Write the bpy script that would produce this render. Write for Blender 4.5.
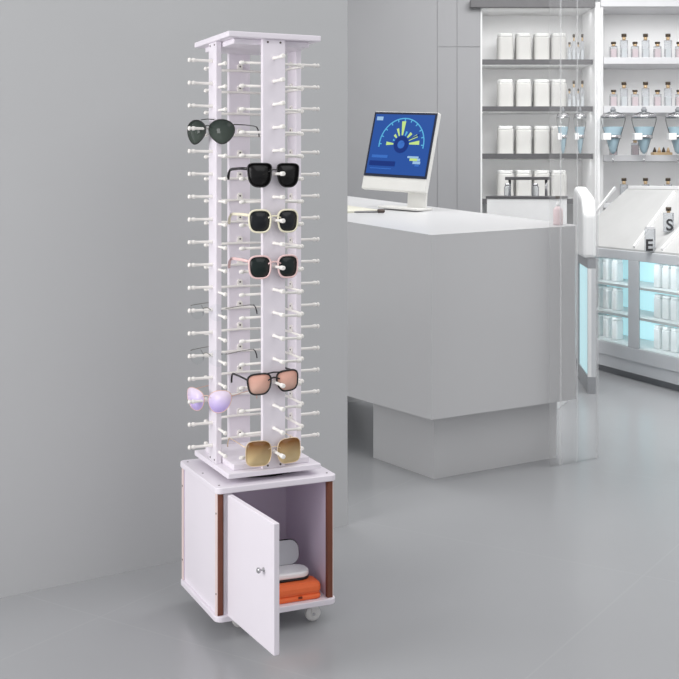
import bpy, bmesh, math, random
from mathutils import Vector, Matrix
random.seed(4)
S = bpy.context.scene
for o in list(bpy.data.objects): bpy.data.objects.remove(o)
COL = S.collection
PI = math.pi

# ------------------------------------------------------------------ camera, world, lights
F, HZ, EYE = 1150.0, 180.0, 1.262            # focal length in px, horizon row, eye height
cam = bpy.data.cameras.new('camera'); camo = bpy.data.objects.new('camera', cam); COL.objects.link(camo)
camo.location = (0, 0, EYE); camo.rotation_euler = (PI/2, 0, 0)
cam.sensor_width = 36; cam.lens = 36*F/679; cam.shift_y = -(339.5-HZ)/679
cam.clip_start = 0.05; cam.clip_end = 60
S.camera = camo
W = bpy.data.worlds.new('world'); S.world = W; W.use_nodes = True
bgn = W.node_tree.nodes['Background']; bgn.inputs[0].default_value = (0.98, 0.985, 1.0, 1); bgn.inputs[1].default_value = 0.66
def area(name, loc, target, size, power, color=(1, 1, 1), size_y=None):
    l = bpy.data.lights.new(name, 'AREA'); l.energy = power; l.color = color; l.size = size
    if size_y: l.shape = 'RECTANGLE'; l.size_y = size_y
    o = bpy.data.objects.new(name, l); COL.objects.link(o); o.location = loc
    o.rotation_euler = (Vector(target)-Vector(loc)).to_track_quat('-Z', 'Y').to_euler()
    return o
area('key_softbox', (-2.7, 1.7, 1.5), (-0.2, 3.3, 0.95), 1.8, 74, (1, 0.985, 0.985))
area('overhead_fill_front', (1.2, 2.2, 3.4), (1.1, 2.6, 0), 2.4, 26)  # unseen overhead light added to lift the front floor
area('overhead_fill_shop', (1.9, 6.0, 3.3), (1.9, 6.3, 0), 2.4, 72)  # unseen overhead light added for the brighter far floor
area('overhead_fill_counter', (-0.6, 5.6, 3.1), (0.3, 5.2, 0.6), 1.4, 28)  # unseen fill added for the counter's dim left side
area('overhead_fill_alcove', (1.6, 6.4, 3.0), (1.7, 8.9, 1.5), 2.4, 30, size_y=0.8)  # unseen fill aimed inward to brighten the alcoves
S.view_settings.view_transform = 'Standard'; S.view_settings.look = 'None'
S.view_settings.exposure = 0.0; S.view_settings.gamma = 1.0; S.view_settings.use_curve_mapping = False

# ------------------------------------------------------------------ materials
def lin(c): return tuple((v/12.92 if v <= .04045 else ((v+.055)/1.055)**2.4) for v in (x/255 for x in c))
def mat(name, rgb, rough=.5, metal=0, spec=.4, vary=.03, scale=8, emit=None, es=0, coat=0):
    m = bpy.data.materials.new(name); m.use_nodes = True
    nt = m.node_tree; p = nt.nodes['Principled BSDF']; c = lin(rgb)
    p.inputs['Roughness'].default_value = rough; p.inputs['Metallic'].default_value = metal
    p.inputs['Specular IOR Level'].default_value = spec; p.inputs['Coat Weight'].default_value = coat
    tc = nt.nodes.new('ShaderNodeTexCoord'); nz = nt.nodes.new('ShaderNodeTexNoise'); nz.inputs['Scale'].default_value = scale
    nz.inputs['Detail'].default_value = 4
    rp = nt.nodes.new('ShaderNodeValToRGB')
    rp.color_ramp.elements[0].position = .3; rp.color_ramp.elements[1].position = .7
    rp.color_ramp.elements[0].color = (*[v*(1-vary) for v in c], 1); rp.color_ramp.elements[1].color = (*[min(1, v*(1+vary)) for v in c], 1)
    nt.links.new(tc.outputs['Object'], nz.inputs['Vector']); nt.links.new(nz.outputs['Fac'], rp.inputs['Fac'])
    nt.links.new(rp.outputs['Color'], p.inputs['Base Color'])
    if emit: p.inputs['Emission Color'].default_value = (*lin(emit), 1); p.inputs['Emission Strength'].default_value = es
    return m
def clear(name, tint, gloss=.12, rough=.03, haze=0, hazecol=(255, 255, 255)):
    m = bpy.data.materials.new(name); m.use_nodes = True; nt = m.node_tree; nt.nodes.clear()
    out = nt.nodes.new('ShaderNodeOutputMaterial'); tr = nt.nodes.new('ShaderNodeBsdfTransparent'); gl = nt.nodes.new('ShaderNodeBsdfGlossy')
    tr.inputs[0].default_value = (*lin(tint), 1); gl.inputs['Roughness'].default_value = rough
    lw = nt.nodes.new('ShaderNodeLayerWeight'); lw.inputs['Blend'].default_value = gloss
    mx = nt.nodes.new('ShaderNodeMixShader'); nt.links.new(lw.outputs['Fresnel'], mx.inputs[0])
    nt.links.new(tr.outputs[0], mx.inputs[1]); nt.links.new(gl.outputs[0], mx.inputs[2]); last = mx
    if haze:
        df = nt.nodes.new('ShaderNodeBsdfDiffuse'); df.inputs[0].default_value = (*lin(hazecol), 1)
        m2 = nt.nodes.new('ShaderNodeMixShader'); m2.inputs[0].default_value = haze
        nt.links.new(mx.outputs[0], m2.inputs[1]); nt.links.new(df.outputs[0], m2.inputs[2]); last = m2
    nt.links.new(last.outputs[0], out.inputs[0]); return m
def gradient_lens(name, top, bot, h, rough=.12, alpha=1.0):
    """lens tint graded from top to bottom along its own height, as the lens is dyed"""
    m = mat(name, top, rough, 0, .25); nt = m.node_tree; p = nt.nodes['Principled BSDF']
    tc = nt.nodes.new('ShaderNodeTexCoord'); sp = nt.nodes.new('ShaderNodeSeparateXYZ'); mr = nt.nodes.new('ShaderNodeMapRange')
    mr.inputs['From Min'].default_value = -h; mr.inputs['From Max'].default_value = h
    rp = nt.nodes.new('ShaderNodeValToRGB'); rp.color_ramp.elements[0].color = (*lin(bot), 1); rp.color_ramp.elements[1].color = (*lin(top), 1)
    nt.links.new(tc.outputs['Object'], sp.inputs[0]); nt.links.new(sp.outputs['Z'], mr.inputs['Value'])
    nt.links.new(mr.outputs[0], rp.inputs[0]); nt.links.new(rp.outputs[0], p.inputs['Base Color']); p.inputs['Alpha'].default_value = alpha
    return m

M = {}
M['lav'] = mat('lavender_white_board', (236, 230, 238), .38, 0, .4, .012, 5)
M['lavshade'] = mat('lavender_board_shaded', (222, 209, 226), .5, 0, .3, .012, 5)  # board colour darkened for the shade inside the cabinet
M['hook'] = mat('white_plastic', (246, 243, 238), .35, 0, .4, .01)
M['screw'] = mat('dark_screw', (88, 78, 74), .4, .6)
M['brown'] = mat('brown_post', (120, 72, 56), .5, 0, .3, .08, 25)
M['blush'] = mat('pale_post_cover', (232, 212, 208), .45, 0, .3, .03)
M['blackrub'] = mat('black_bearing', (32, 28, 32), .5)
M['wheel'] = mat('white_wheel', (228, 226, 224), .4)
M['steel'] = mat('steel', (200, 200, 202), .25, .9)
M['wall'] = mat('wall_paint_grey', (192, 193, 194), .75, 0, .15, .01, 1.5)
M['wallback'] = mat('back_wall_grey', (148, 148, 150), .6, 0, .2, .02, 2)
M['panel'] = mat('back_panel_grey', (150, 150, 152), .45, 0, .3, .02, 2)
M['alcove'] = mat('alcove_white', (226, 226, 226), .6, 0, .2, .01)
M['shelfdark'] = mat('shelf_edge_grey', (92, 91, 93), .4, 0, .3, .04, 12)
M['shelflight'] = mat('shelf_light', (208, 208, 210), .45, 0, .3, .02)
M['post'] = mat('white_post', (245, 245, 245), .35)
M['counter'] = mat('counter_gloss_grey', (203, 203, 204), .18, 0, .45, .008, 2, coat=.2)
M['ctop'] = mat('counter_top_white', (197, 197, 198), .3, 0, .4, .008)
M['canister'] = mat('canister_white', (192, 191, 188), .45, 0, .3, .02)
M['canisterlid'] = mat('canister_lid', (200, 200, 198), .4)
M['glass'] = clear('clear_glass', (252, 253, 253), .05)
M['panelglass'] = clear('partition_glass', (252, 252, 252), .05, .02, .07, (240, 240, 241))
M['panelglassbright'] = clear('partition_glass_polished', (253, 253, 253), .05, .02, .25, (246, 247, 248))
M['bottleglass'] = clear('bottle_glass', (236, 238, 240), .16, .05, .18, (235, 236, 238))
M['pink'] = mat('pink_liquid', (226, 205, 207), .3, 0, .4)
M['capdark'] = mat('dark_cap', (74, 64, 54), .35, .3)
M['gold'] = mat('gold_collar', (212, 184, 146), .35, .35)
M['blueliq'] = mat('blue_liquid', (166, 189, 200), .2, 0, .5)
M['white'] = mat('white_plain', (240, 240, 240), .4)
M['grey'] = mat('cabinet_grey', (204, 206, 209), .4, 0, .4, .02)
M['greyd'] = mat('cabinet_base_grey', (142, 144, 148), .45)
M['tray'] = mat('tray_white', (188, 188, 187), .45)
M['trayedge'] = mat('tray_edge_white', (236, 236, 236), .4)
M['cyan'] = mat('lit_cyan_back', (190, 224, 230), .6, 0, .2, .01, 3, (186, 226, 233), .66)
M['slot'] = mat('slot_grey', (220, 222, 222), .5)
M['letter'] = mat('letter_black', (52, 52, 54), .5)
M['floor'] = None
M['imac'] = mat('computer_white', (224, 223, 219), .35)
M['bezel'] = mat('screen_bezel', (28, 36, 58), .25)
M['scr'] = mat('screen_blue', (6, 22, 52), .25, 0, .4, .0, 4, (16, 74, 156), .9)
M['scrcy'] = mat('screen_cyan', (20, 40, 60), .3, 0, .2, 0, 4, (92, 182, 224), .9)
M['scryg'] = mat('screen_yellowgreen', (40, 50, 30), .3, 0, .2, 0, 4, (196, 226, 136), .95)
M['scrhub'] = mat('screen_hub', (10, 20, 50), .3, 0, .2, 0, 4, (56, 112, 196), .9)
M['scrdk'] = mat('screen_darkblue', (5, 14, 40), .3, 0, .2, 0, 4, (10, 46, 122), .9)
M['scrpale'] = mat('screen_pale', (60, 70, 80), .3, 0, .2, 0, 4, (150, 188, 224), .9)
M['paper'] = mat('beige_paper', (206, 204, 190), .7)
M['pen'] = mat('grey_pen', (122, 122, 124), .4)
M['orange'] = mat('orange_case', (244, 116, 66), .5, 0, .35, .03, 30)
M['orangedk'] = mat('orange_clasp', (120, 48, 24), .5)
M['casewhite'] = mat('white_case', (246, 246, 248), .3, 0, .5)
M['casegrey'] = mat('case_grey_lining', (196, 197, 202), .5)
M['black'] = mat('black_acetate', (22, 20, 22), .3, 0, .5, .05)
M['blacklens'] = gradient_lens('black_lens', (14, 13, 15), (24, 23, 24), .022, .25)
M['greenlens'] = gradient_lens('green_grey_lens', (52, 60, 56), (74, 82, 76), .022, .08)
M['cream'] = mat('cream_acetate', (246, 240, 214), .3, 0, .4)
M['pinkac'] = mat('pink_acetate', (242, 208, 206), .3, 0, .4)
M['lensdk'] = gradient_lens('dark_lens', (24, 27, 32), (36, 38, 42), .02, .2)
M['lensgr'] = gradient_lens('dark_green_lens', (26, 36, 36), (34, 44, 42), .02, .2)
M['wire'] = mat('thin_grey_wire', (128, 126, 120), .35, .6)
M['rimless'] = clear('clear_lens', (252, 253, 253), .02, .05)
M['coral'] = gradient_lens('coral_lens', (240, 184, 166), (248, 204, 186), .02, .1, .88)
M['lilac'] = gradient_lens('lilac_mirror_lens', (234, 220, 240), (204, 186, 244), .02, .1)
M['rosegold'] = mat('rose_gold_wire', (226, 190, 176), .35, .3)
M['brownlens'] = gradient_lens('brown_gradient_lens', (122, 80, 38), (224, 200, 152), .024, .1)
M['goldwire'] = mat('gold_wire', (238, 214, 182), .3, .4)

def floor_material():
    m = mat('polished_floor', (160, 161, 163), .22, 0, .28, .02, 1.2); nt = m.node_tree; p = nt.nodes['Principled BSDF']
    src = p.inputs['Base Color'].links[0].from_socket
    tc = nt.nodes.new('ShaderNodeTexCoord'); mp = nt.nodes.new('ShaderNodeMapping'); mp.inputs['Rotation'].default_value = (0, 0, .58)
    br = nt.nodes.new('ShaderNodeTexBrick'); br.offset = 0
    for k, v in (('Scale', 1), ('Mortar Size', .004), ('Mortar Smooth', .6), ('Brick Width', 1.2), ('Row Height', 1.2)): br.inputs[k].default_value = v
    br.inputs['Color1'].default_value = br.inputs['Color2'].default_value = (0, 0, 0, 1); br.inputs['Mortar'].default_value = (1, 1, 1, 1)
    mx = nt.nodes.new('ShaderNodeMix'); mx.data_type = 'RGBA'
    fx = nt.nodes.new('ShaderNodeMath'); fx.operation = 'MULTIPLY'; fx.inputs[1].default_value = .04
    nt.links.new(tc.outputs['Object'], mp.inputs[0]); nt.links.new(mp.outputs[0], br.inputs['Vector'])
    nt.links.new(br.outputs['Color'], fx.inputs[0]); nt.links.new(fx.outputs[0], mx.inputs[0])
    nt.links.new(src, mx.inputs[6]); mx.inputs[7].default_value = (*lin((222, 224, 226)), 1)
    nt.links.new(mx.outputs[2], p.inputs['Base Color']); return m
M['floor'] = floor_material()

# ------------------------------------------------------------------ mesh helpers
def BM(): return bmesh.new()
def box(bm, c, s, mi=0, rot=None):
    vs = []
    for dx in (-.5, .5):
        for dy in (-.5, .5):
            for dz in (-.5, .5):
                v = Vector((dx*s[0], dy*s[1], dz*s[2]))
                if rot: v = rot @ v
                vs.append(bm.verts.new(v+Vector(c)))
    for f in ((0, 1, 3, 2), (4, 6, 7, 5), (0, 4, 5, 1), (2, 3, 7, 6), (0, 2, 6, 4), (1, 5, 7, 3)):
        bm.faces.new([vs[i] for i in f]).material_index = mi
def bx(bm, x0, x1, y0, y1, z0, z1, mi=0): box(bm, ((x0+x1)/2, (y0+y1)/2, (z0+z1)/2), (x1-x0, y1-y0, z1-z0), mi)
def prism(bm, pts, z0, z1, mi=0, mi_top=None):
    """pts: plan outline; z0,z1: numbers or functions of (x,y)"""
    g = lambda z, p: z(p[0], p[1]) if callable(z) else z
    a = [bm.verts.new((p[0], p[1], g(z0, p))) for p in pts]; b = [bm.verts.new((p[0], p[1], g(z1, p))) for p in pts]
    n = len(pts)
    bm.faces.new(a[::-1]).material_index = mi; bm.faces.new(b).material_index = mi if mi_top is None else mi_top
    for i in range(n): bm.faces.new((a[i], a[(i+1) % n], b[(i+1) % n], b[i])).material_index = mi
def rrect(x0, x1, y0, y1, r, k=5):
    out = []
    for cx, cy, a0 in ((x1-r, y0+r, -PI/2), (x1-r, y1-r, 0), (x0+r, y1-r, PI/2), (x0+r, y0+r, PI)):
        for i in range(k+1):
            a = a0+PI/2*i/k; out.append((cx+r*math.cos(a), cy+r*math.sin(a)))
    return out
def lathe(bm, prof, n=16, c=(0, 0, 0), axis='z', mi=0, cap=True):
    rings = []
    def P(r, h, a):
        u, v = r*math.cos(a), r*math.sin(a)
        q = {'z': (u, v, h), 'y': (u, h, v), 'x': (h, u, v)}[axis]
        return Vector(q)+Vector(c)
    for r, h in prof:
        rings.append([bm.verts.new(P(max(r, 1e-5), h, 2*PI*i/n)) for i in range(n)])
    for a, b in zip(rings, rings[1:]):
        for i in range(n):
            f = bm.faces.new((a[i], a[(i+1) % n], b[(i+1) % n], b[i])); f.material_index = mi; f.smooth = True
    if cap:
        for r_ in (rings[0], rings[-1]):
            f = bm.faces.new(r_); f.material_index = mi
def tube(bm, pts, r, n=8, closed=False, mi=0, flat=None):
    """sweep; flat=(ru,rv) gives an oval section (ru sideways, rv along 'up')"""
    pts = [Vector(p) for p in pts]; N = len(pts); rings = []
    for i, p in enumerate(pts):
        if closed: d = pts[(i+1) % N]-pts[i-1]
        else: d = pts[min(i+1, N-1)]-pts[max(i-1, 0)]
        d.normalize()
        ref = Vector((0, 1, 0)) if abs(d.y) < .8 else Vector((1, 0, 0))
        u = d.cross(ref).normalized(); v = u.cross(d).normalized()
        rr = r[i] if isinstance(r, (list, tuple)) else r
        ru, rv = flat if flat else (rr, rr)
        rings.append([bm.verts.new(p+u*ru*math.cos(2*PI*k/n)+v*rv*math.sin(2*PI*k/n)) for k in range(n)])
    for i in range(N if closed else N-1):
        a, b = rings[i], rings[(i+1) % N]
        for k in range(n):
            f = bm.faces.new((a[k], a[(k+1) % n], b[(k+1) % n], b[k])); f.smooth = True; f.material_index = mi
    if not closed:
        bm.faces.new(rings[0]).material_index = mi; bm.faces.new(rings[-1]).material_index = mi
def obj(name, bm, mats, parent=None, loc=(0, 0, 0), rotz=0, bevel=0, smooth=False):
    bmesh.ops.recalc_face_normals(bm, faces=bm.faces)
    me = bpy.data.meshes.new(name); bm.to_mesh(me); bm.free()
    for m in (mats if isinstance(mats, (list, tuple)) else [mats]): me.materials.append(m)
    if smooth:
        for p in me.polygons: p.use_smooth = True
    o = bpy.data.objects.new(name, me); COL.objects.link(o)
    o.location = loc; o.rotation_euler = (0, 0, rotz)
    if parent: o.parent = parent
    if bevel:
        b = o.modifiers.new('bevel', 'BEVEL'); b.width = bevel; b.segments = 2; b.limit_method = 'ANGLE'
    return o
def thing(name, label, cat, loc=(0, 0, 0), rotz=0, group=None):
    o = bpy.data.objects.new(name, None); COL.objects.link(o); o.empty_display_size = .05
    o.location = loc; o.rotation_euler = (0, 0, rotz); return tag(o, label, cat, group)
def tag(o, label, cat, group=None):
    o['label'] = label; o['category'] = cat
    if group: o['group'] = group
    return o
def struct(name, bm, m, **k):
    o = obj(name, bm, m, **k); o['kind'] = 'structure'; return o
def dup(root, loc, label, rotz=None, scale=None):
    r = root.copy(); COL.objects.link(r); r.location = loc; r['label'] = label
    if rotz is not None: r.rotation_euler = (0, 0, rotz)
    if scale: r.scale = scale
    for ch in list(root.children):
        c = ch.copy(); COL.objects.link(c); c.parent = r
        for g in list(ch.children):
            d = g.copy(); COL.objects.link(d); d.parent = c
    return r
def at(px, py, Y): return Vector(((px-339.5)*Y/F, Y, EYE-(py-HZ)*Y/F))
def floor_at(px, py):
    Y = EYE*F/(py-HZ); return ((px-339.5)*Y/F, Y)

# ================================================================== STRUCTURE
bm = BM(); bx(bm, -5, 6, -3, 9.6, -.1, 0); struct('floor', bm, M['floor'])
A = Vector(floor_at(0, 598)); B_ = Vector(floor_at(347.5, 525)); d = (B_-A).normalized(); nrm = Vector((-d.y, d.x))
A2 = A-d*2.2
bm = BM(); prism(bm, [A2, B_, B_+nrm*.12, A2+nrm*.12], 0, 3.2); struct('wall_left', bm, M['wall'])
YB = 8.6
X = lambda px, Y=YB: (px-339.5)*Y/F
Z = lambda py, Y=YB: EYE-(py-HZ)*Y/F
bm = BM()
bx(bm, -4, X(480.5), YB, YB+.5, 0, 3.4)
bx(bm, X(480.5), 6, YB+.42, YB+.5, 0, 3.4)
bx(bm, X(480.5), X(593.5), YB, YB+.42, Z(3), 3.4)
struct('wall_back', bm, M['wallback'])
bm = BM(); bx(bm, X(480.5), 6, YB+.40, YB+.42, 0, 3.4)                    # white alcove lining
bx(bm, X(480.5), X(482.2), YB+.001, YB+.40, 0, Z(3))
struct('trim_1', bm, M['alcove'])
bm = BM(); bx(bm, X(469), X(593), YB-.08, YB-.04, Z(9), Z(1.5)); struct('trim_2', bm, M['shelfdark'], bevel=.004)
bm = BM(); bx(bm, X(470), X(592.8), YB-.04, YB+.395, Z(8), Z(1.5)); struct('trim_7', bm, M['alcove'])
bm = BM(); bx(bm, X(600), 6, YB-.02, YB+.39, Z(7), Z(-40)); struct('trim_3', bm, M['shelflight'], bevel=.004)
bm = BM(); bx(bm, X(593), X(598.5), YB-.06, YB+.39, 0, Z(3)); struct('trim_4', bm, M['post'], bevel=.006)
bm = BM(); bx(bm, X(599), X(603), YB-.01, YB+.39, 0, Z(7)); struct('trim_5', bm, M['alcove'], bevel=.004)
bm = BM()                                                                # cupboard fronts left of the alcove
bx(bm, X(437.5), X(456.7), YB-.004, YB, .1, Z(47.3)); bx(bm, X(437.5), X(456.7), YB-.004, YB, Z(46.7), 3.3)
bx(bm, X(457.2), X(479.8), YB-.006, YB, .1, Z(47.3)); bx(bm, X(457.2), X(479.8), YB-.006, YB, Z(46.7), 3.3)
bx(bm, X(345), X(436.8), YB-.003, YB, .1, 3.3)
struct('trim_6', bm, M['panel'])
bm = BM(); bx(bm, 4.6, 4.7, 4, 9.1, 0, 3.4); struct('wall_right', bm, M['wall'])

# shelves of the alcoves (each board lifts out)
rows_left = [(59.3, 64.2), (106.3, 111.2), (153.5, 158.6), (198.5, 203.5)]
ordinal = ['topmost', 'second', 'third', 'lowest']
for k, (a, b) in enumerate(rows_left):
    bm = BM(); bx(bm, X(482.3), X(592.8), YB+.017, YB+.395, Z(b), Z(a))
    sb = tag(obj('shelf_board', bm, M['alcove'], bevel=.002), '%s white shelf board with dark grey front edge, alcove of white canisters' % ordinal[k], 'shelf', 'dark edged shelf boards')
    bm = BM(); bx(bm, X(482.3), X(592.8), YB+.003, YB+.0165, Z(b)-.002, Z(a)); obj('front_edge', bm, M['shelfdark'], sb)['label'] = 'dark grey front edge'
rows_right = [(57.5, 64.2), (106, 113), (155, 161.3), (203, 208)]
for k, (a, b) in enumerate(rows_right):
    bm = BM(); bx(bm, X(603.1), 4.5, YB-.02, YB+.395, Z(b), Z(a))
    tag(obj('shelf_board', bm, M['shelflight'], bevel=.003), '%s pale grey shelf board in the perfume bottle alcove' % ordinal[k], 'shelf', 'pale shelf boards')

# thin fill lights added under the shelves to brighten the alcoves
for py in (10.5, 65.5, 112.5, 160):
    area('shelf_fill', ((X(482)+X(592))/2, YB+.05, Z(py)), ((X(482)+X(592))/2, YB+.25, Z(py)-.3), X(590)-X(484), 0.65, size_y=.02)
for py in (9, 66, 115, 163):
    area('shelf_fill', (X(660), YB+.05, Z(py)), (X(660), YB+.25, Z(py)-.3), 0.85, 0.6, size_y=.02)

# ================================================================== RECEPTION COUNTER
u = Vector((.839, .545)); v = Vector((-.545, .839)); N0 = Vector((.379, 4.74))
L = lambda a, b: N0+u*a+v*b
def ztop(x, y):
    q = Vector((x, y))-N0; return 1.035+.025*q.dot(u)+.058*q.dot(v)
ctr = thing('reception_counter', 'glossy light grey reception counter with white top on a recessed pedestal', 'counter', (N0.x, N0.y, 0))
def rel(p): return (p[0]-N0.x, p[1]-N0.y)
zt = lambda x, y: ztop(x+N0.x, y+N0.y)
arc = lambda ca, cb, r, a0, a1, n=8: [L(ca+r*math.cos(a0+(a1-a0)*i/n), cb+r*math.sin(a0+(a1-a0)*i/n)) for i in range(n+1)]
out = [L(0, 0)]+arc(.850-.05, .05, .05, -PI/2, 0)+[L(.850, 3.0), L(0, 3.0)]
bm = BM(); prism(bm, [rel(p) for p in out], .273, lambda x, y: zt(x, y)-.004); obj('counter_body', bm, M['counter'], ctr)
bm = BM(); prism(bm, [rel(p) for p in out], lambda x, y: zt(x, y)-.004, zt); obj('worktop', bm, M['ctop'], ctr)
Pn = Vector((.399, 4.853))
ped = [Pn, Pn+u*.70, Pn+u*.735+v*.03, Pn+u*.735+v*.45, Pn+v*.45]
bm = BM(); prism(bm, [rel(p) for p in ped], 0, .273); obj('pedestal', bm, M['counter'], ctr)
ped2 = [Pn+v*1.6, Pn+u*.735+v*1.6, Pn+u*.735+v*2.7, Pn+v*2.7]
bm = BM(); prism(bm, [rel(p) for p in ped2], 0, .273); obj('pedestal', bm, M['counter'], ctr)
# paper and pen on the worktop
pc = L(.33, 1.15); z0 = ztop(*pc)
ppts = [L(.23, .98), L(.43, .98), L(.43, 1.32), L(.23, 1.32)]
bm = BM(); prism(bm, [(p.x-pc.x, p.y-pc.y) for p in ppts], lambda x, y: ztop(x+pc.x, y+pc.y)-z0+.0005, lambda x, y: ztop(x+pc.x, y+pc.y)-z0+.009)
tag(obj('paper_sheet', bm, M['paper'], loc=(pc.x, pc.y, z0)), 'beige paper pad on the white counter left of the computer', 'paper')
pc = L(.30, .90)
pn = thing('pen', 'grey pen with a dark tip lying in front of the computer', 'pen', (pc.x, pc.y, ztop(*pc)+.004), .25)
bm = BM(); lathe(bm, [(.003, -.07), (.005, -.06), (.005, .05)], 8, (0, 0, .006), 'x'); obj('barrel', bm, M['pen'], pn)
bm = BM(); lathe(bm, [(.009, .05), (.010, .055), (.010, .08), (.006, .085)], 8, (0, 0, .010), 'x'); obj('pen_cap', bm, M['screw'], pn)

# ================================================================== COMPUTER
CY_ = 5.95; cx_ = (391.5-339.5)*CY_/F; ZS = ztop(cx_, CY_)+.004
im = thing('desktop_computer', 'white all-in-one computer with a blue gauge dashboard on its screen', 'computer', (cx_, CY_, ZS), math.radians(-38)); im.rotation_euler.y = math.radians(3)
T = math.radians(13); R = Matrix.Rotation(-T, 3, 'X')
Zb = .092; Wd, Hs, Hc = .405, .352, .070
def IP(x, y, z): return Vector((0, 0, Zb))+R @ Vector((x, y, z))
def ibox(bm, x0, x1, y0, y1, z0, z1, mi=0):
    box(bm, IP((x0+x1)/2, (y0+y1)/2, (z0+z1)/2), (x1-x0, y1-y0, z1-z0), mi, R)
bm = BM(); ibox(bm, -Wd/2, Wd/2, 0, .03, 0, Hs+Hc); obj('housing', bm, M['imac'], im, bevel=.006)
bm = BM(); ibox(bm, -Wd/2+.004, Wd/2-.004, -.003, 0, Hc, Hs+Hc-.004); obj('bezel', bm, M['bezel'], im)
bm = BM(); ibox(bm, -Wd/2+.016, Wd/2-.016, -.0045, -.003, Hc+.014, Hs+Hc-.016); scr = obj('screen', bm, M['scr'], im)
gx, gz = .008, Hc+.175
bm = BM()
def poly(pts, mi, y=-.0062):
    a = [bm.verts.new(IP(x, y, z)) for x, z in pts]; b = [bm.verts.new(IP(x, -.0046, z)) for x, z in pts]
    n = len(pts); bm.faces.new(a).material_index = mi
    for i in range(n): bm.faces.new((a[i], b[i], b[(i+1) % n], a[(i+1) % n])).material_index = mi
def ring(r0, r1, a0, a1, mi, n=28):
    for i in range(n):
        a, b = a0+(a1-a0)*i/n, a0+(a1-a0)*(i+1)/n
        poly([(gx+r*math.cos(t), gz+r*math.sin(t)) for r, t in ((r0, a), (r1, a), (r1, b), (r0, b))], mi)
SM = [M['scrcy'], M['scryg'], M['scrhub'], M['scrdk'], M['scrpale']]
ring(.137, .143, -.12, PI+.12, 0)
for i in range(11):
    a = PI*i/10; ring(.125, .137, a-.022, a+.022, 0, 1)
obj('gauge_dial', bm, [M['scrcy'], M['scryg'], M['scrhub'], M['scrdk'], M['scrpale']], scr); bm = BM()
for i, r in enumerate([.112, .105, .082, .074, .125, .092, .072, .06, .095]):
    a = .0+PI*(i+.1)/8.4+.08; w = .055 if i % 2 == 0 else .042
    poly([(gx+q*math.cos(t), gz+q*math.sin(t)) for q, t in ((.050, a-w*1.4), (r, a-w*1.8), (r, a+w*1.8), (.050, a+w*1.4))], 1 if i in (0, 1, 4, 8) else (0 if i in (7, 3) else 1))
obj('gauge_bars', bm, SM, scr); bm = BM()
ring(.0, .022, 0, 2*PI, 2, 20); ring(.022, .046, 0, 2*PI, 3, 20)
poly([(gx-.004, gz+.004), (gx+.10, gz+.048), (gx+.104, gz+.060)], 3, -.0068)
obj('gauge_hub', bm, SM, scr); bm = BM()
def rc(x0, x1, z0, z1, mi): poly([(x0, z0), (x1, z0), (x1, z1), (x0, z1)], mi)
zt0 = Hs+Hc
rc(-.175, -.135, zt0-.050, zt0-.030, 4); obj('screen_badge', bm, SM, scr); bm = BM()
rc(-.165, -.065, gz-.075, gz-.060, 2); rc(-.175, -.010, gz-.118, gz-.092, 3); rc(-.165, -.03, gz-.134, gz-.130, 2); obj('text_block', bm, SM, scr); bm = BM()
rc(.062, .130, gz-.070, gz-.060, 4); rc(.078, .125, gz-.084, gz-.071, 1); rc(.125, .142, gz-.084, gz-.071, 4); rc(.100, .146, gz-.100, gz-.086, 4); rc(.115, .14, gz-.112, gz-.102, 2)
obj('bar_readout', bm, SM, scr)
bm = BM(); box(bm, (.135, .035, .070), (.115, .014, .14)); bx(bm, -.05, .195, -.055, .085, 0, .012); obj('stand', bm, M['imac'], im, bevel=.003)

# ================================================================== CASES BEHIND THE COUNTER
dc = thing('display_case', 'low white display case with dark top trim behind the counter', 'display case', (X(527, 6.5), 6.5, 0), -.42)
bm = BM(); bx(bm, -.20, .20, -.12, .12, 0, 1.158); obj('case_body', bm, M['white'], dc, bevel=.004)
bm = BM(); bx(bm, -.205, .205, -.125, .125, 1.158, 1.172); obj('case_top', bm, M['shelfdark'], dc, bevel=.002)
rk = thing('display_rack', 'small grey bar rack on two posts standing on the white display case', 'rack', (X(527, 6.5), 6.5, 1.172), -.42)
bm = BM(); bx(bm, -.12, .13, -.03, .03, .09, .108); obj('bar', bm, M['shelfdark'], rk, bevel=.002)
for sx in (-.10, .11):
    bm = BM(); lathe(bm, [(.008, 0), (.008, .09)], 10, (sx, 0, 0)); obj('post', bm, M['steel'], rk)
for k, (dx, lab) in enumerate(((-.14, 'left'), (.02, 'right'))):
    q = Vector((X(527, 6.5), 6.5))+Vector((math.cos(-.42), math.sin(-.42)))*dx+Vector((.4, -.9))*.05
    j = thing('glass_jar', 'small glass jar on the white display case, the %s of two' % lab, 'jar', (q.x, q.y, 1.172), 0, 'jars on the display case')
    bm = BM(); lathe(bm, [(.018, 0), (.02, .004), (.02, .05), (.014, .058)], 14); obj('jar_body', bm, M['bottleglass'], j)
    bm = BM(); lathe(bm, [(.015, .058), (.015, .07)], 14); obj('lid', bm, M['steel'], j)
pp = Vector((.19*5.22, 5.22)); pb = thing('pump_bottle', 'pale pink pump bottle with dark nozzle on the counter end', 'bottle', (pp.x, pp.y, ztop(*pp)))
bm = BM(); lathe(bm, [(.020, 0), (.022, .004), (.022, .070), (.010, .084)], 16); obj('bottle_body', bm, M['pink'], pb)
bm = BM(); lathe(bm, [(.008, .084), (.008, .10), (.004, .10), (.004, .118)], 10); obj('collar', bm, M['white'], pb)
bm = BM(); bx(bm, -.012, .016, -.006, .006, .118, .132); obj('nozzle', bm, M['capdark'], pb, bevel=.003)

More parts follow.
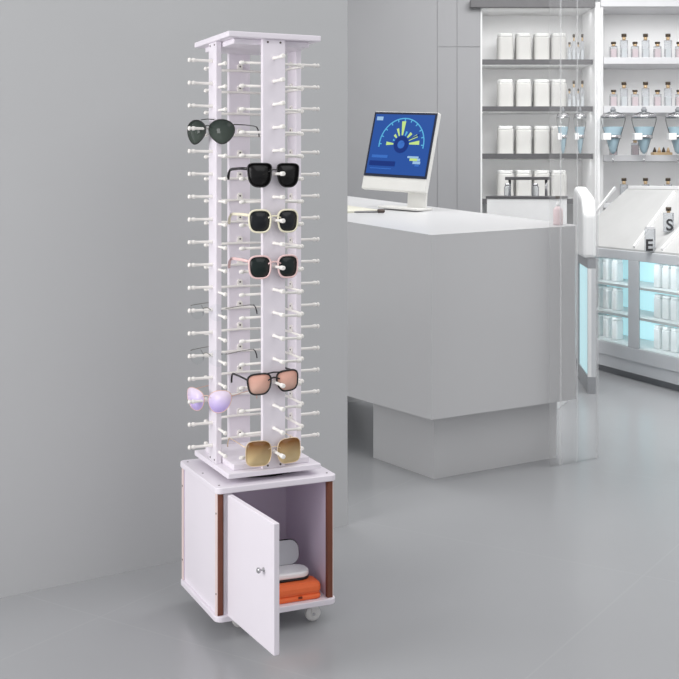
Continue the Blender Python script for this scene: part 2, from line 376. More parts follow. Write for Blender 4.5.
# ================================================================== DISPLAY CABINET (right)
F0 = Vector((1.689, 7.677)); F1 = Vector((2.016, 6.828)); fd = (F1-F0); fl = fd.length; fd.normalize(); fn = Vector((-fd.y, fd.x))   # fn points to the back right
q0, q1 = -.33*fl, 1.75*fl
dcab = thing('lit_display_cabinet', 'grey glass-fronted cabinet lit pale cyan inside with a sloped white top', 'cabinet', (F0.x, F0.y, 0), math.atan2(fd.y, fd.x))
# local: x along the front towards the viewer, y to the back right
ZC = .813
bm = BM()
bx(bm, q0, q1, .31, .33, .12, ZC); bx(bm, q0, q0+.03, 0, .31, .12, ZC); bx(bm, q1-.03, q1, 0, .31, .12, ZC)
bx(bm, q0+.03, q1-.03, 0, .31, ZC-.02, ZC); bx(bm, q0+.03, q1-.03, 0, .31, .12, .14)
obj('carcass', bm, M['grey'], dcab)
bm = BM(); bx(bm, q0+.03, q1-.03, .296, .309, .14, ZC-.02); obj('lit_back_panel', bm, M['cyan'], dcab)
bm = BM(); bx(bm, q0, q1, .03, .33, 0, .045); bx(bm, q0, q1, -.005, .33, .045, .12, 1); obj('plinth', bm, [M['greyd'], M['grey']], dcab)
def q_at(px):
    s = (px-339.5)/F; return (s*F0.y-F0.x)/(fd.x-s*fd.y)
qa, qb, qc, qd = q_at(591), q_at(629.5), q_at(640), q_at(700)
rail = BM(); bx(rail, q0, q1, -.012, .0, ZC-.06, ZC); bx(rail, q0, q1, -.012, 0, .12, .205)
bx(rail, qb, qc, -.012, 0, .205, ZC-.06); bx(rail, q0, qa-.02, -.012, 0, .205, ZC-.06); bx(rail, q_at(704), q_at(704)+.12, -.012, 0, .205, ZC-.06)
obj('front_frame', rail, M['grey'], dcab, bevel=.003)
zs = [.207, .40, .59]
for k in (1, 2):
    bm = BM(); bx(bm, q0+.03, q1-.03, .001, .295, zs[k]-.016, zs[k]); obj('inner_shelf', bm, M['slot'], dcab)
bm = BM(); bx(bm, q0+.03, q1-.03, .001, .295, .19, .207); obj('inner_shelf', bm, M['slot'], dcab)
for a, b in ((qa-.018, qb), (qc, q_at(704))):
    bm = BM(); bx(bm, a, b, -.008, -.003, .205, ZC-.06); obj('glass_pane', bm, M['glass'], dcab)
_m = F0+fd*(.5*(qa+q1))+fn*.012; _t = _m+fn*.22
for zz in (.745, .572, .38):  # unseen strip lights added to brighten the canisters
    area('cabinet_fill', (_m.x, _m.y, zz), (_t.x, _t.y, zz-.16), q1-qa, 1.1, (.9, .98, 1), size_y=.02)
# sloped top with raised dividers
yb = .50; zb = 1.20
slope = lambda y: ZC+.001+(zb-ZC)*max(0, y)/yb
bm = BM()
ya, yz = 0, yb
for x0, x1 in ((q0, q1),):
    vs = [(x0, ya, ZC), (x1, ya, ZC), (x1, yz, zb), (x0, yz, zb), (x0, ya, ZC+.012), (x1, ya, ZC+.012), (x1, yz, zb+.012), (x0, yz, zb+.012)]
    vv = [bm.verts.new(p) for p in vs]
    for f in ((0, 1, 2, 3), (4, 5, 6, 7), (0, 1, 5, 4), (1, 2, 6, 5), (2, 3, 7, 6), (3, 0, 4, 7)): bm.faces.new([vv[i] for i in f])
bx(bm, q0, q0+.02, .02, yz, .78, ZC+.002); bx(bm, q0, q1, yz-.02, yz, 0, zb)
obj('sloped_top', bm, M['tray'], dcab)
# pixel -> local point on the sloped top
def on_slope(px, py):
    dr = Vector(((px-339.5)/F, 1, -(py-HZ)/F)); o = Vector((0, 0, EYE))
    ex = Vector((fd.x, fd.y, 0)); ey = Vector((fn.x*yb, fn.y*yb, zb-ZC)); p0 = Vector((F0.x, F0.y, ZC+.012)); n = ex.cross(ey)
    t = (p0-o).dot(n)/dr.dot(n); p = o+dr*t-p0
    return p.dot(Vector((fd.x, fd.y, 0))), p.dot(Vector((fn.x, fn.y, 0)))
def ridge(p, q, w=.012, h=.022):
    bm = BM(); a, b = Vector((*p, slope(p[1])+.008)), Vector((*q, slope(q[1])+.008))
    dd = (b-a); le = dd.length; dd.normalize(); side = Vector((0, 0, 1)).cross(dd).normalized(); up = dd.cross(side)
    rot = Matrix((dd, side, up)).transposed()
    box(bm, (a+b)/2+up*h/2, (le, w, h), 0, rot); obj('tray_divider', bm, M['trayedge'], dcab, bevel=.002)
for (a, b) in (((570, 246), (615.5, 188.5)), ((633, 249.5), (675, 193)), ((657, 256), (688, 222))):
    p, q = on_slope(*a), on_slope(*b); ridge((p[0], max(p[1], .01)), (q[0], min(q[1], yb-.01)))
p, q = on_slope(615.5, 188.5), on_slope(675, 193); ridge((q0+.02, yb-.012), (q1-.02, yb-.012))
# local -> world of the cabinet
def cw(x, y): return F0+fd*x+fn*y

# canisters inside the cabinet
def canister(label, group, h, w, m1='canister', m2='canisterlid'):
    t = thing('canister', label, 'canister', (0, 0, 0), 0, group)
    bm = BM(); prism(bm, rrect(-w/2, w/2, -w/2, w/2, w*.22, 4), 0, h*.86)
    obj('canister_body', bm, M[m1], t, bevel=.004)
    bm = BM(); prism(bm, rrect(-w*.47, w*.47, -w*.47, w*.47, w*.24, 4), h*.86, h)
    obj('canister_lid', bm, M[m2], t, bevel=.006)
    return t
proto = None
rowname = ['top', 'middle', 'bottom']
for sec, pxs, secname in ((0, (600, 608.5, 617.5), 'left glazed bay'), (1, (660, 668.5, 677), 'right glazed bay')):
    for r_ in range(3):
        for k, px in enumerate(pxs):
            s = (px-339.5)/F; yy = .13; base = F0+fn*yy
            xx = (s*base.y-base.x)/(fd.x-s*fd.y); w_ = cw(xx, yy)
            lab = '%s white canister on the %s cyan shelf of the %s' % (['left', 'middle', 'right'][k], rowname[r_], secname)
            loc = (w_.x, w_.y, zs[2-r_]); rz = math.atan2(fd.y, fd.x)
            if proto is None: proto = canister(lab, 'canisters in the lit cabinet', .145, .062, 'white', 'white'); proto.location = loc; proto.rotation_euler.z = rz
            else: dup(proto, loc, lab, rz)

# lettered bottles on the sloped top
def letter_mesh(ch, size, m, parent, loc, rz, name='letter'):
    cu = bpy.data.curves.new('tmp', 'FONT'); cu.body = ch; cu.size = size; cu.extrude = .0012; cu.align_x = 'CENTER'; cu.offset = size*.02
    to = bpy.data.objects.new('tmp', cu); COL.objects.link(to)
    me = bpy.data.meshes.new_from_object(to.evaluated_get(bpy.context.evaluated_depsgraph_get()))
    bpy.data.objects.remove(to); me.materials.clear(); me.materials.append(m); me.name = name
    o = bpy.data.objects.new(name, me); COL.objects.link(o); o.parent = parent; o.location = loc; o.rotation_euler = (PI/2, 0, rz); return o
for ch, px, py, hh, capy in (('E', 650, 252.5, .145, 0), ('S', 668.5, 232.5, .15, 1)):
    x_, y_ = on_slope(px, py); w_ = cw(x_, y_)
    t = thing('lettered_bottle', 'clear bottle with a black letter %s on the sloped white top' % ch, 'bottle', (w_.x, w_.y, slope(y_)+(.004 if ch == 'E' else .014)), 0, 'lettered bottles on the sloped top')
    bm = BM(); prism(bm, rrect(-.03, .03, -.022, .022, .008, 4), 0, .12 if capy else .145); obj('bottle_body', bm, M['bottleglass'], t)
    if capy:
        bm = BM(); lathe(bm, [(.012, .12), (.012, .132)], 12); obj('collar', bm, M['gold'], t)
        bm = BM(); lathe(bm, [(.017, .132), (.017, .155)], 12); obj('cap', bm, M['capdark'], t)
    else:
        bm = BM(); prism(bm, rrect(-.026, .026, -.02, .02, .006, 4), .145, .157); obj('cap', bm, M['shelflight'], t)
    letter_mesh(ch, .098, M['letter'], t, (-.012 if not capy else 0, -.0245, .012), 0)

# solid stand-in for the lit cabinet's reflection in the glass edge
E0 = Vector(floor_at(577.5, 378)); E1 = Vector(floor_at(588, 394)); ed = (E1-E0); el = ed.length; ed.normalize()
refl = thing('cabinet_reflection', 'solid cyan strip with white top imitating the reflection of the lit cabinet', 'reflection', (E0.x, E0.y, 0), math.atan2(ed.y, ed.x))
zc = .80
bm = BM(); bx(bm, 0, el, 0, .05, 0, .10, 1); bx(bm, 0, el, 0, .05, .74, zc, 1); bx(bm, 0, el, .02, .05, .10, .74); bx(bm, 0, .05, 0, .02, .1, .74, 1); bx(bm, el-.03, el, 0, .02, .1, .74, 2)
obj('reflection_frame', bm, [M['grey'], M['greyd'], M['white']], refl)
bm = BM(); bx(bm, .05, el-.03, .008, .019, .10, .74); obj('reflected_glow', bm, M['cyan'], refl)
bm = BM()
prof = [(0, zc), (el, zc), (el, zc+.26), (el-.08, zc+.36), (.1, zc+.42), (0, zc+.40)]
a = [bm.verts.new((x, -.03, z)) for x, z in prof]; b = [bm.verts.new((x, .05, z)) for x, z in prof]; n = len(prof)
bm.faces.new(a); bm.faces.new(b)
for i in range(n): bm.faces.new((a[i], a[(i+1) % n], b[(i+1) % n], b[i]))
obj('reflected_top', bm, M['white'], refl, bevel=.02)

# ================================================================== ALCOVE GOODS
protoL = None
pos4 = ['first', 'second', 'third', 'fourth']
bases = [59.3, 106.3, 153.5, 198.5]
for r_, by in enumerate(bases):
    for k, px in enumerate((505, 523, 541, 558)):
        Yc = YB+.17; lab = '%s white canister from the left on the %s dark edged alcove shelf' % (pos4[k], ordinal[r_])
        loc = (X(px, Yc), Yc, Z(by))
        if protoL is None: protoL = canister(lab, 'canisters on the dark shelves', .212, .118); protoL.location = loc
        else: dup(protoL, loc, lab)
def perfume(label, group, h, w, pinkish):
    t = thing('perfume_bottle', label, 'bottle', (0, 0, 0), 0, group)
    hb = h*.74
    bm = BM(); prism(bm, rrect(-w/2, w/2, -w*.35, w*.35, w*.12, 3), 0, hb); obj('bottle_body', bm, M['bottleglass'], t, bevel=.003)
    bm = BM(); prism(bm, rrect(-w*.40, w*.40, -w*.26, w*.26, w*.1, 3), .004, hb*(.80 if pinkish else .55)); obj('liquid', bm, M['pink'] if pinkish else M['slot'], t)
    bm = BM(); lathe(bm, [(w*.26, hb), (w*.26, h*.88)], 12); obj('collar', bm, M['gold'], t)
    bm = BM(); lathe(bm, [(w*.36, h*.88), (w*.36, h)], 12); obj('cap', bm, M['capdark'], t)
    return t
small = tall = None
lane = [('s', 613.5), ('t', 624), ('s', 635), ('t', 645.5), ('s', 657.5), ('t', 668), ('s', 679)]
names7 = ['first', 'second', 'third', 'fourth', 'fifth', 'sixth', 'seventh']
for r_, by in enumerate((57.5, 106, 155, 203)):
    for k, (kind, px) in enumerate(lane):
        if r_ == 2 and k not in (0, 2): continue
        if r_ == 3 and kind == 's': continue
        Yc = YB+.09; loc = (X(px, Yc), Yc, Z(by))
        lab = '%s from the left on the %s pale shelf, a %s bottle' % (names7[k], ordinal[r_], 'short pink' if kind == 's' else 'tall clear')
        if kind == 's':
            if small is None: small = perfume(lab, 'short pink bottles', .127, .055, True); small.location = loc
            else: dup(small, loc, lab)
        else:
            if tall is None: tall = perfume(lab, 'tall clear bottles', .188, .054, False); tall.location = loc
            else: dup(tall, loc, lab)
slim = None  # solid slim bottles imitate squeezed reflections in the glass
for r_, by in enumerate((59.3, 106.3)):
    for k, (px, hh) in enumerate(((569.5, .70), (573.8, 1), (578, .70), (582.3, 1))):
        Yc = YB+.1; loc = (X(px, Yc), Yc, Z(by)); lab = '%s slender bottle imitating a reflection, from the left behind the glass partition, %s dark edged shelf' % (pos4[k], ordinal[r_])
        if slim is None: slim = perfume(lab, 'slender bottles imitating reflections in the glass partition', .20, .026, False); slim.location = loc; slim.scale = (1, 1, hh)
        else: dup(slim, loc, lab, None, (1, 1, hh))
# gold tray ornament on the third pale shelf
Yc = YB+.08
gt = thing('gold_tray', 'small gold tray of trinkets on the third pale shelf', 'tray', (X(661.5, Yc), Yc, Z(155)))
bm = BM(); prism(bm, rrect(-.075, .075, -.04, .04, .015, 4), 0, .022); obj('tray_base', bm, M['gold'], gt, bevel=.003)
for k in range(4):
    bm = BM(); lathe(bm, [(.012, .022), (.015, .03), (.009, .045), (.004, .06)], 10, (-.052+.034*k, 0, 0)); obj('trinket', bm, M['gold'] if k % 2 else M['capdark'], gt)
# funnel dispensers on the front edge of the shelves
disp = None
Yd = YB-.14
def dispenser(label, loc):
    t = thing('glass_dispenser', label, 'dispenser', loc, 0, 'teardrop glass dispensers')
    bm = BM(); lathe(bm, [(.004, -.355), (.010, -.33), (.024, -.30), (.052, -.20), (.077, -.12), (.089, -.070), (.090, -.045), (.088, -.040), (.070, -.022), (.040, -.010), (.016, -.004)], 24, cap=False)
    obj('glass_body', bm, M['glass'], t)
    bm = BM(); lathe(bm, [(.008, -.315), (.022, -.296), (.049, -.20), (.073, -.12), (.0725, -.118)], 24); obj('liquid', bm, M['blueliq'], t)
    bm = BM(); lathe(bm, [(.089, -.050), (.0915, -.046), (.0915, -.038), (.072, -.018), (.072, -.022), (.086, -.042)], 24, cap=False); obj('rim', bm, M['steel'], t)
    bm = BM(); lathe(bm, [(.012, -.006), (.020, 0), (.022, .012), (.013, .022), (.013, .03)], 14); obj('knob', bm, M['greyd'], t)
    bm = BM(); bx(bm, -.088, -.030, -.075, -.005, -.215, -.165); obj('clamp_block', bm, M['white'], t, bevel=.004)
    bm = BM(); lathe(bm, [(.060, -.202), (.062, -.202), (.062, -.178), (.060, -.178)], 20, cap=False); bx(bm, .02, .036, -.075, -.055, -.2, -.18); bx(bm, -.008, .008, .05, .13, -.2, -.18); obj('clamp_ring', bm, M['steel'], t)
    bm = BM(); lathe(bm, [(.004, -.375), (.008, -.36), (.007, -.35)], 10); obj('tip', bm, M['steel'], t)
    return t
for k, (px, nm) in enumerate(((613, 'leftmost'), (644, 'middle'), (678, 'rightmost'))):
    lab = '%s of the three teardrop glass dispensers of blue liquid by the shelves' % nm
    loc = (X(px, Yd), Yd, Z(111, Yd))
    if disp is None: disp = dispenser(lab, loc)
    else: dup(disp, loc, lab)
for k, px in enumerate((563, 580)):  # added narrow copies stand in for reflected dispensers
    Yd = YB-.075; dup(disp, (X(px, Yd), Yd, Z(111, Yd)), 'slender glass dispenser imitating a reflection in the glass partition, the %s of two' % ('left' if k == 0 else 'right'), None, (.52, .6, 1))

# ================================================================== GLASS PARTITION
def face_pt(px, off):
    s = (px-339.5)/F; t = (s*N0.y-N0.x)/(u.x-s*u.y); return N0+u*t-v*off
G0, G1 = face_pt(545.5, .035), face_pt(592, .035); gd = (G1-G0); gl = gd.length; gd.normalize()
gp = thing('glass_partition', 'tall clear glass partition at the right end of the counter', 'glass partition', (G0.x, G0.y, 0), math.atan2(gd.y, gd.x))
bm = BM(); bx(bm, 0, gl, 0, .012, -.004, 2.6); obj('glass_sheet', bm, M['panelglass'], gp)
bm = BM(); bx(bm, gl, gl+.006, -.001, .013, -.004, 2.6); obj('polished_edge', bm, M['panelglassbright'], gp, bevel=.002)
bm = BM(); bx(bm, .052, .060, -.003, -.0005, 0, 2.6); bx(bm, .155, .160, -.003, -.0005, 0, 2.6); obj('edge_strip', bm, M['panelglassbright'], gp)

# ================================================================== EYEWEAR DISPLAY STAND
PX, PY, YAW = -.2433, 3.36, .4300
st = thing('eyewear_display_stand', 'lavender white revolving eyewear tower of pegs on an open wheeled cabinet', 'display stand', (PX, PY, 0), YAW)
w, dd_ = .3617/2, .350/2
def board(name, x, y, z0, z1, r=.004, m='lav', bev=.0025):
    bm = BM(); prism(bm, rrect(-x, x, -y, y, r, 5), z0, z1); return obj(name, bm, M[m], st, bevel=bev)
board('bottom_board', w, dd_, .0551, .0714, .022)
board('top_board', w, dd_, .4053, .4226, .018)
ix, iy = w-.010, dd_-.010
bm = BM(); bx(bm, -ix, -ix+.014, -iy+.0165, iy-.0165, .0714, .4053); obj('side_panel', bm, M['lav'], st)
bm = BM(); bx(bm, ix-.014, ix, -iy+.0165, iy-.0165, .0714, .4053); obj('side_panel', bm, M['lavshade'], st)
bm = BM(); bx(bm, -ix+.0165, ix-.0165, iy-.014, iy, .0714, .4053); obj('back_panel', bm, M['lavshade'], st)
bm = BM(); bx(bm, -ix+.0155, -ix+.040, -iy+.004, -iy+.018, .0714, .4053); obj('front_stile', bm, M['lav'], st)
for sx in (-1, 1):
    for sy in (-1, 1):
        x, y = sx*(ix-.008)-(.003 if sx < 0 else 0), sy*(iy-.008)
        bm = BM(); bx(bm, x-.008, x+.008, y-.008, y+.008, .0714, .4053); po = obj('corner_post', bm, M['brown'] if sy < 0 else M['lavshade'], st, bevel=.0015)
        bm = BM(); xo = x+sx*.0086; bx(bm, xo-.001, xo+.001, y-.0078, y+.0078, .0720, .4048)
        for zz in (.13, .35): lathe(bm, [(.0028, -.0015), (.0028, .0015)], 8, (xo+sx*.0004, y, zz), 'x', 1)
        obj('cover_strip', bm, [M['blush'], M['screw']], po)
for x, y in ((-w+.018, -dd_+.030), (-w+.018, 0), (-w+.018, dd_-.03), (w-.02, -dd_+.03), (w-.02, dd_-.03)):
    bm = BM(); lathe(bm, [(.0032, .4224), (.0032, .4232)], 8, (x, y, 0)); obj('screw', bm, M['screw'], st)
# door, open
hx, hy = -.1425, -.170; DW = .300
dr = bpy.data.objects.new('door', None)
bm = BM(); bx(bm, 0, DW, -.008, .008, .0735, .4035)
dr = obj('door', bm, M['lav'], st, (hx, hy-.009, 0), math.radians(-86.5), bevel=.002)
bm = BM(); lathe(bm, [(.006, 0), (.006, .002), (.003, .004), (.003, .010), (.007, .012), (.008, .016), (.005, .019)], 14, (0, 0, 0), 'y')
kb = obj('knob', bm, M['steel'], dr, (DW*.80, -.008, .272), PI)
for zz in (.12, .36):
    bm = BM(); lathe(bm, [(.004, -.018), (.004, .018)], 8, (0, .010, zz)); obj('hinge', bm, M['steel'], dr)
# casters
for sx in (-1, 1):
    for sy in (-1, 1):
        x, y = sx*(w-.085), sy*(dd_-.07)
        if sx == 1 and sy == -1: x, y = .124, -.128
        if sx == -1 and sy == -1: x, y = -.082, -.085
        bm = BM(); lathe(bm, [(.016, .0551), (.016, .050), (.009, .046)], 12); bx(bm, -.0105, -.0085, -.006, .006, .018, .048); bx(bm, .0085, .0105, -.006, .006, .018, .048); bx(bm, -.0105, .0105, -.012, .012, .046, .049)
        cs = obj('caster', bm, M['wheel'], st, (x, y, 0), -1.62)
        bm = BM(); lathe(bm, [(.012, -.008), (.0205, -.0075), (.022, -.005), (.022, .005), (.0205, .0075), (.012, .008)], 24, (0, 0, .022), 'x')
        lathe(bm, [(.005, -.0118), (.005, .0118)], 10, (0, 0, .022), 'x', 1)
        obj('wheel', bm, [M['wheel'], M['steel']], cs)
# turntable
bm = BM(); lathe(bm, [(.115, .4226), (.115, .4385)], 40); obj('bearing', bm, M['blackrub'], st)
tw, td = .2797/2, .308/2
board('turntable_board', tw, td, .4385, .4536)
pw, pd = .115, .1265
board('lower_plate', pw, pd, .4536, .4700)
board('upper_plate', pw, pd, 1.641, 1.657, m='lav')
board('roof_board', tw, td, 1.657, 1.673)
# hook: crossbar with ball ends on the inner face, peg through to the outside
def hook_mesh(by=.0125, xr=.088):
    bm = BM()
    tube(bm, [(-.088, by, -.014), (-.03, by, -.013), (0, by, -.012), (.03, by, -.013), (xr, by, -.014)], .0038, 8)
    for s in (-1, 1): lathe(bm, [(.0030, -.010), (.0048, -.008), (.0062, -.002), (.0060, .003), (.0030, .0055)], 10, (-.086 if s < 0 else xr-.002, by, -.014), 'x')
    bm2 = rrect(-.0085, .0085, -.014, .0085, .0075, 4)
    a = [bm.verts.new((x, .0084, z)) for x, z in bm2]; b = [bm.verts.new((x, .0125, z)) for x, z in bm2]; n = len(bm2)
    bm.faces.new(a); bm.faces.new(b)
    for i in range(n): bm.faces.new((a[i], a[(i+1) % n], b[(i+1) % n], b[i]))
    lathe(bm, [(.0026, .0124), (.0026, .0135)], 8, (0, 0, 0), 'y', 1)
    lathe(bm, [(.0058, -.0083), (.0052, -.010), (.0043, -.022), (.0040, -.050), (.0044, -.058), (.0062, -.063), (.0064, -.067), (.0044, -.071), (.0042, -.073), (.0064, -.0745), (.0066, -.078), (.0046, -.0805)], 10, (0, 0, 0), 'y')
    return bm
hk = hl = None; HZs = [1.604-.06494*i for i in range(18)]
for side, (x, y, rz) in enumerate(((0, -pd-.0083, 0), (-pw-.0110, 0, -PI/2), (-.006, pd+.0083, PI), (pw+.0050, 0, PI/2))):
    bm = BM(); bx(bm, -.034, .034, -.0083, .0083, .4536, 1.657)
    co = obj('column', bm, M['lav'], st, (x, y, 0), rz, bevel=.0015)
    for zz in (.462, 1.6485):
        for sx in (-1, 1):
            bm = BM(); lathe(bm, [(.003, -.0092), (.003, -.0082)], 8, (sx*.019, 0, zz), 'y'); obj('screw', bm, M['screw'], co)
    for z in HZs:
        if side == 1:
            if z in (HZs[3], HZs[15]):
                obj('display_hook', hook_mesh(.001, .030), [M['hook'], M['screw']], co, (0, 0, z)); continue
            if hl is None: hl = obj('display_hook', hook_mesh(.001), [M['hook'], M['screw']], co, (0, 0, z))
            else:
                c = hl.copy(); COL.objects.link(c); c.parent = co; c.location = (0, 0, z)
            continue
        if hk is None: hk = obj('display_hook', hook_mesh(), [M['hook'], M['screw']], co, (0, 0, z))
        else:
            c = hk.copy(); COL.objects.link(c); c.parent = co; c.location = (0, 0, z)

# ------------------------------------------------------------------ cases inside the cabinet
def sl(x, y): # stand local -> world xy
    c, s = math.cos(YAW), math.sin(YAW); return (PX+x*c-y*s, PY+x*s+y*c)
p = sl(.058, -.122)
oc = thing('glasses_case', 'closed orange glasses case lying on the cabinet floor', 'glasses case', (*p, .0714), YAW-.02)
bm = BM(); prism(bm, rrect(-.083, .083, -.036, .036, .016, 6), 0, .016); obj('case_base', bm, M['orange'], oc, bevel=.006)
bm = BM(); prism(bm, rrect(-.083, .083, -.036, .036, .016, 6), .0135, .048); obj('case_lid', bm, M['orange'], oc, bevel=.012)
bm = BM(); bx(bm, .010, .022, -.0385, -.035, .008, .015); obj('clasp', bm, M['orangedk'], oc, bevel=.001)
p = sl(.040, -.087)
wc = thing('glasses_case', 'open white glasses case with grey lined lid propped on the orange case', 'glasses case', (*p, .0714+.048), YAW-.05)
def loz(x0, x1, y0, y1, r): return rrect(x0, x1, y0, y1, r, 8)
bm = BM(); prism(bm, loz(-.084, .084, -.040, .040, .034), .0005, .007); obj('case_base', bm, M['blackrub'], wc, bevel=.003)
bm = BM(); prism(bm, loz(-.083, .083, -.039, .039, .033), .007, .024); obj('case_shell', bm, M['casewhite'], wc, bevel=.005)
LT = Matrix.Rotation(math.radians(78), 3, 'X')
def lid(bm, x0, x1, y0, y1, r, z0, z1):
    pts = loz(x0, x1, y0, y1, r); g = lambda x, y, z: Vector((0, .040, .020))+LT @ Vector((x, y, z))
    a = [bm.verts.new(g(x, y, z0)) for x, y in pts]; b = [bm.verts.new(g(x, y, z1)) for x, y in pts]; n = len(pts)
    bm.faces.new(a); bm.faces.new(b)
    for i in range(n): bm.faces.new((a[i], a[(i+1) % n], b[(i+1) % n], b[i]))
bm = BM(); lid(bm, -.076, .076, .0, .074, .030, -.010, .000); lo = obj('case_lid', bm, M['blackrub'], wc, bevel=.003)
bm = BM(); lid(bm, -.0735, .0735, .0025, .0715, .028, .000, .003); obj('lining', bm, M['casegrey'], lo, bevel=.002)

# ================================================================== GLASSES
def outline(kind, a, b, n=36):
    pts = []
    for i in range(n):
        t = 2*PI*i/n; c, s = math.cos(t), math.sin(t)
        if kind == 'avi':
            x = a*c*(1+.10*s); z = b*s*(.92 if s > 0 else 1.08)
            x += a*.12*(-s if s < 0 else 0)*0 + a*.10*(1-abs(s))*0
            if s < 0: x = x*(1-.18*s*s)+a*.10*s*s
        elif kind == 'round':
            x, z = a*c, b*s
        elif kind == 'cat':
            x = a*math.copysign(abs(c)**.85, c)*(1+.20*s); z = b*math.copysign(abs(s)**.9, s)+b*.16*(x/a)
        else:
            e = {'square': .58, 'soft': .66, 'nav': .60, 'big': .52}[kind]
            x = a*math.copysign(abs(c)**e, c); z = b*math.copysign(abs(s)**e, s)
            if kind == 'square' and s > 0: x = a*math.copysign(abs(c)**.42, c); z = b*math.copysign(abs(s)**.42, s)
            if kind == 'square' and s < 0: x = a*math.copysign(abs(c)**.75, c); z = b*math.copysign(abs(s)**.75, s)
            x *= 1+{'square': .11, 'soft': .07, 'nav': .10, 'big': .0}[kind]*z/b
            if kind in ('nav', 'big') and c < 0 and s < 0: x += a*.22*(s*c)
            if kind == 'big' and s > 0 and c < 0: z -= b*.10*(-c)
        pts.append((x, z))
    return pts
def glasses(name, label, x, y, z, yaw, kind, a, b, sep, rim, fm, lm, wrap=1.4, roll=0, tl=.135, tm=None, tr=None, double=False, keyhole=0, cz=-.010, tipm=None, rimless=False, taxis=None):
    """bridge sits at (x,y) of the stand's plan, height z; local x right, -y to the front"""
    p = sl(x, y)
    g = thing(name, label, 'glasses', (*p, z), YAW+yaw, 'pairs of glasses on the tower'); g.rotation_euler = (0, roll, YAW+yaw)
    tm = tm or fm; W3 = lambda px, pz: Vector((px, wrap*px*px, pz))
    pts = outline(kind, a, b); fr = BM()
    for s in (-1, 1):
        P3 = [W3(s*(sep+px), cz+pz) for px, pz in pts]
        if not rimless: tube(fr, P3, 0, 8, True, 0, (rim[0], rim[1]))
        lb = BM(); c0 = W3(s*sep, cz)
        fa = [lb.verts.new(q-c0+Vector((0, -.0008, 0))) for q in P3]; ba = [lb.verts.new(q-c0+Vector((0, .0008, 0))) for q in P3]
        cf = lb.verts.new((0, -.0022, 0)); cb = lb.verts.new((0, -.0004, 0)); n = len(pts)
        for i in range(n):
            j = (i+1) % n
            f1 = lb.faces.new((cf, fa[i], fa[j])); f2 = lb.faces.new((cb, ba[j], ba[i])); f1.smooth = f2.smooth = True
            lb.faces.new((fa[i], ba[i], ba[j], fa[j]))
        lo = obj('lens', lb, lm, g, c0)
    inner = sep-a*.86
    zb_ = cz+b*.35
    br = max(rim[0]*.9, .0011)
    tube(fr, [W3(-inner-.003, zb_-.002), W3(-inner*.5, zb_+.003), W3(0, zb_+.004), W3(inner*.5, zb_+.003), W3(inner+.003, zb_-.002)], br, 8)
    if double:
        zz = cz+b*.93; ii = sep-a*.55
        tube(fr, [W3(-ii, zz), W3(0, zz+.002), W3(ii, zz)], br*.9, 8)
    if keyhole:
        for s in (-1, 1): tube(fr, [W3(s*inner, zb_-.006)+Vector((0, .003, 0)), W3(s*(inner-.003), zb_-.014)+Vector((0, .006, 0))], .0018, 6)
    xo = sep+a*1.0; zh = cz+b*(.55 if kind != 'avi' else .5)
    for s in (-1, 1):
        if rimless: tube(fr, [W3(s*(sep+a*.9), zh), W3(s*(xo+.003), zh)+Vector((0, .004, 0))], .0011, 6)
        else: tube(fr, [W3(s*(sep+a*.95), zh), W3(s*(xo+.002), zh)+Vector((0, .005, 0))], max(rim[0], .0016), 6)
    fo = obj('front_frame', fr, fm, g)
    tr = tr or (.0012, .0022); y0 = wrap*xo*xo+.004
    for s in (-1, 1):
        tb = BM(); xs = s*(xo+.002)
        path = [(xs, y0, zh), (xs*1.01, y0+tl*.35, zh+.001), (xs*1.0, y0+tl*.75, zh), (xs*1.0, y0+tl*.86, zh-.002), (xs*.99, y0+tl*.93, zh-.009), (xs*.98, y0+tl*.98, zh-.021), (xs*.97, y0+tl*1.0, zh-.030)]
        tube(tb, path[:4], 0, 8, False, 0, tr)
        te = obj('temple', tb, tm, g)
        tb = BM(); tube(tb, path[3:], 0, 8, False, 0, (max(tr[0], .0018), max(tr[1], .0018))); obj('temple_tip', tb, tipm or tm, te)
    return g
fy = -pd-.0166-.018
zf = lambda i: HZs[i]+.004
D_ = math.radians
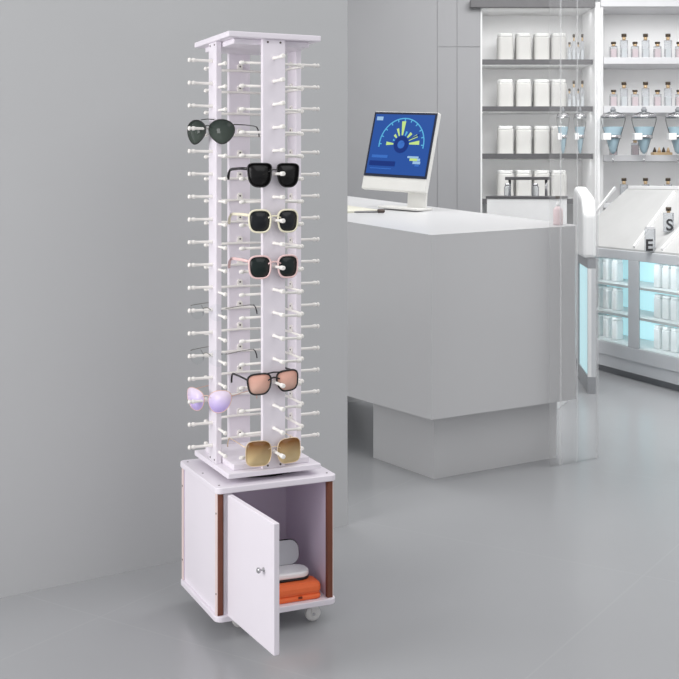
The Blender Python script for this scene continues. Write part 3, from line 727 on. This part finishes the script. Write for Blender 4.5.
# on the front column, facing the viewer's right
gx_ = -.006
glasses('sunglasses', 'chunky black square sunglasses on the front column, highest of its glasses', gx_, fy, zf(5)+.004, 0, 'square', .0325, .0330, .0425, (.0018, .0028), M['black'], M['blacklens'], cz=-.012, tr=(.0042, .002), tl=.165)
glasses('sunglasses', 'cream framed sunglasses with dark lenses, below the black square pair', gx_, fy, zf(7)+.004, 0, 'soft', .0305, .0310, .0420, (.0028, .0032), M['cream'], M['lensdk'], tr=(.0044, .002), tl=.165)
glasses('sunglasses', 'pale pink framed sunglasses with dark lenses, below the cream pair', gx_, fy, zf(9)+.006, 0, 'soft', .0305, .0310, .0420, (.0028, .0032), M['pinkac'], M['lensgr'], tr=(.0044, .002), tl=.165)
glasses('sunglasses', 'black double-bar sunglasses with coral pink lenses on the front column', gx_-.002, fy, zf(14)+.008, 0, 'nav', .0325, .0285, .0420, (.0026, .0030), M['black'], M['coral'], roll=D_(-3), double=True, tr=(.0030, .0018))
glasses('sunglasses', 'large square sunglasses with gold rims and brown gradient lenses, lowest pair', gx_, fy, zf(17)+.008, 0, 'big', .0360, .0350, .0455, (.0012, .0016), M['goldwire'], M['brownlens'], tr=(.0013, .0010), tl=.150)
# on the left column, turned towards the viewer
lx, ly = -pw-.0193-.022, -.012
ty = D_(-52)
glasses('sunglasses', 'black wire aviator sunglasses with dark grey lenses on the left column', lx+.003, ly, zf(3)+.002, ty, 'avi', .0375, .0345, .0430, (.0016, .0014), M['black'], M['greenlens'], double=True, tr=(.0014, .0010), tl=.13, wrap=2.8, cz=-.013)
glasses('eyeglasses', 'rimless clear eyeglasses with black temple tips, the upper of two', lx, ly, zf(11)+.002, D_(-57), 'round', .0285, .0240, .0370, (.0008, .0008), M['wire'], M['rimless'], rimless=True, tipm=M['black'], tr=(.0010, .0009), wrap=2.0, tl=.142)
glasses('eyeglasses', 'rimless clear eyeglasses with black temple tips, the lower of two', lx, ly, zf(13)+.002, D_(-57), 'round', .0285, .0240, .0370, (.0008, .0008), M['wire'], M['rimless'], rimless=True, tipm=M['black'], tr=(.0010, .0009), wrap=2.0, tl=.142)
glasses('sunglasses', 'cat-eye sunglasses with lilac mirrored lenses and thin rose gold rims', lx, ly, zf(15)+.008, ty, 'cat', .0335, .0315, .0415, (.0011, .0012), M['rosegold'], M['lilac'], tr=(.0013, .0010), wrap=2.6)
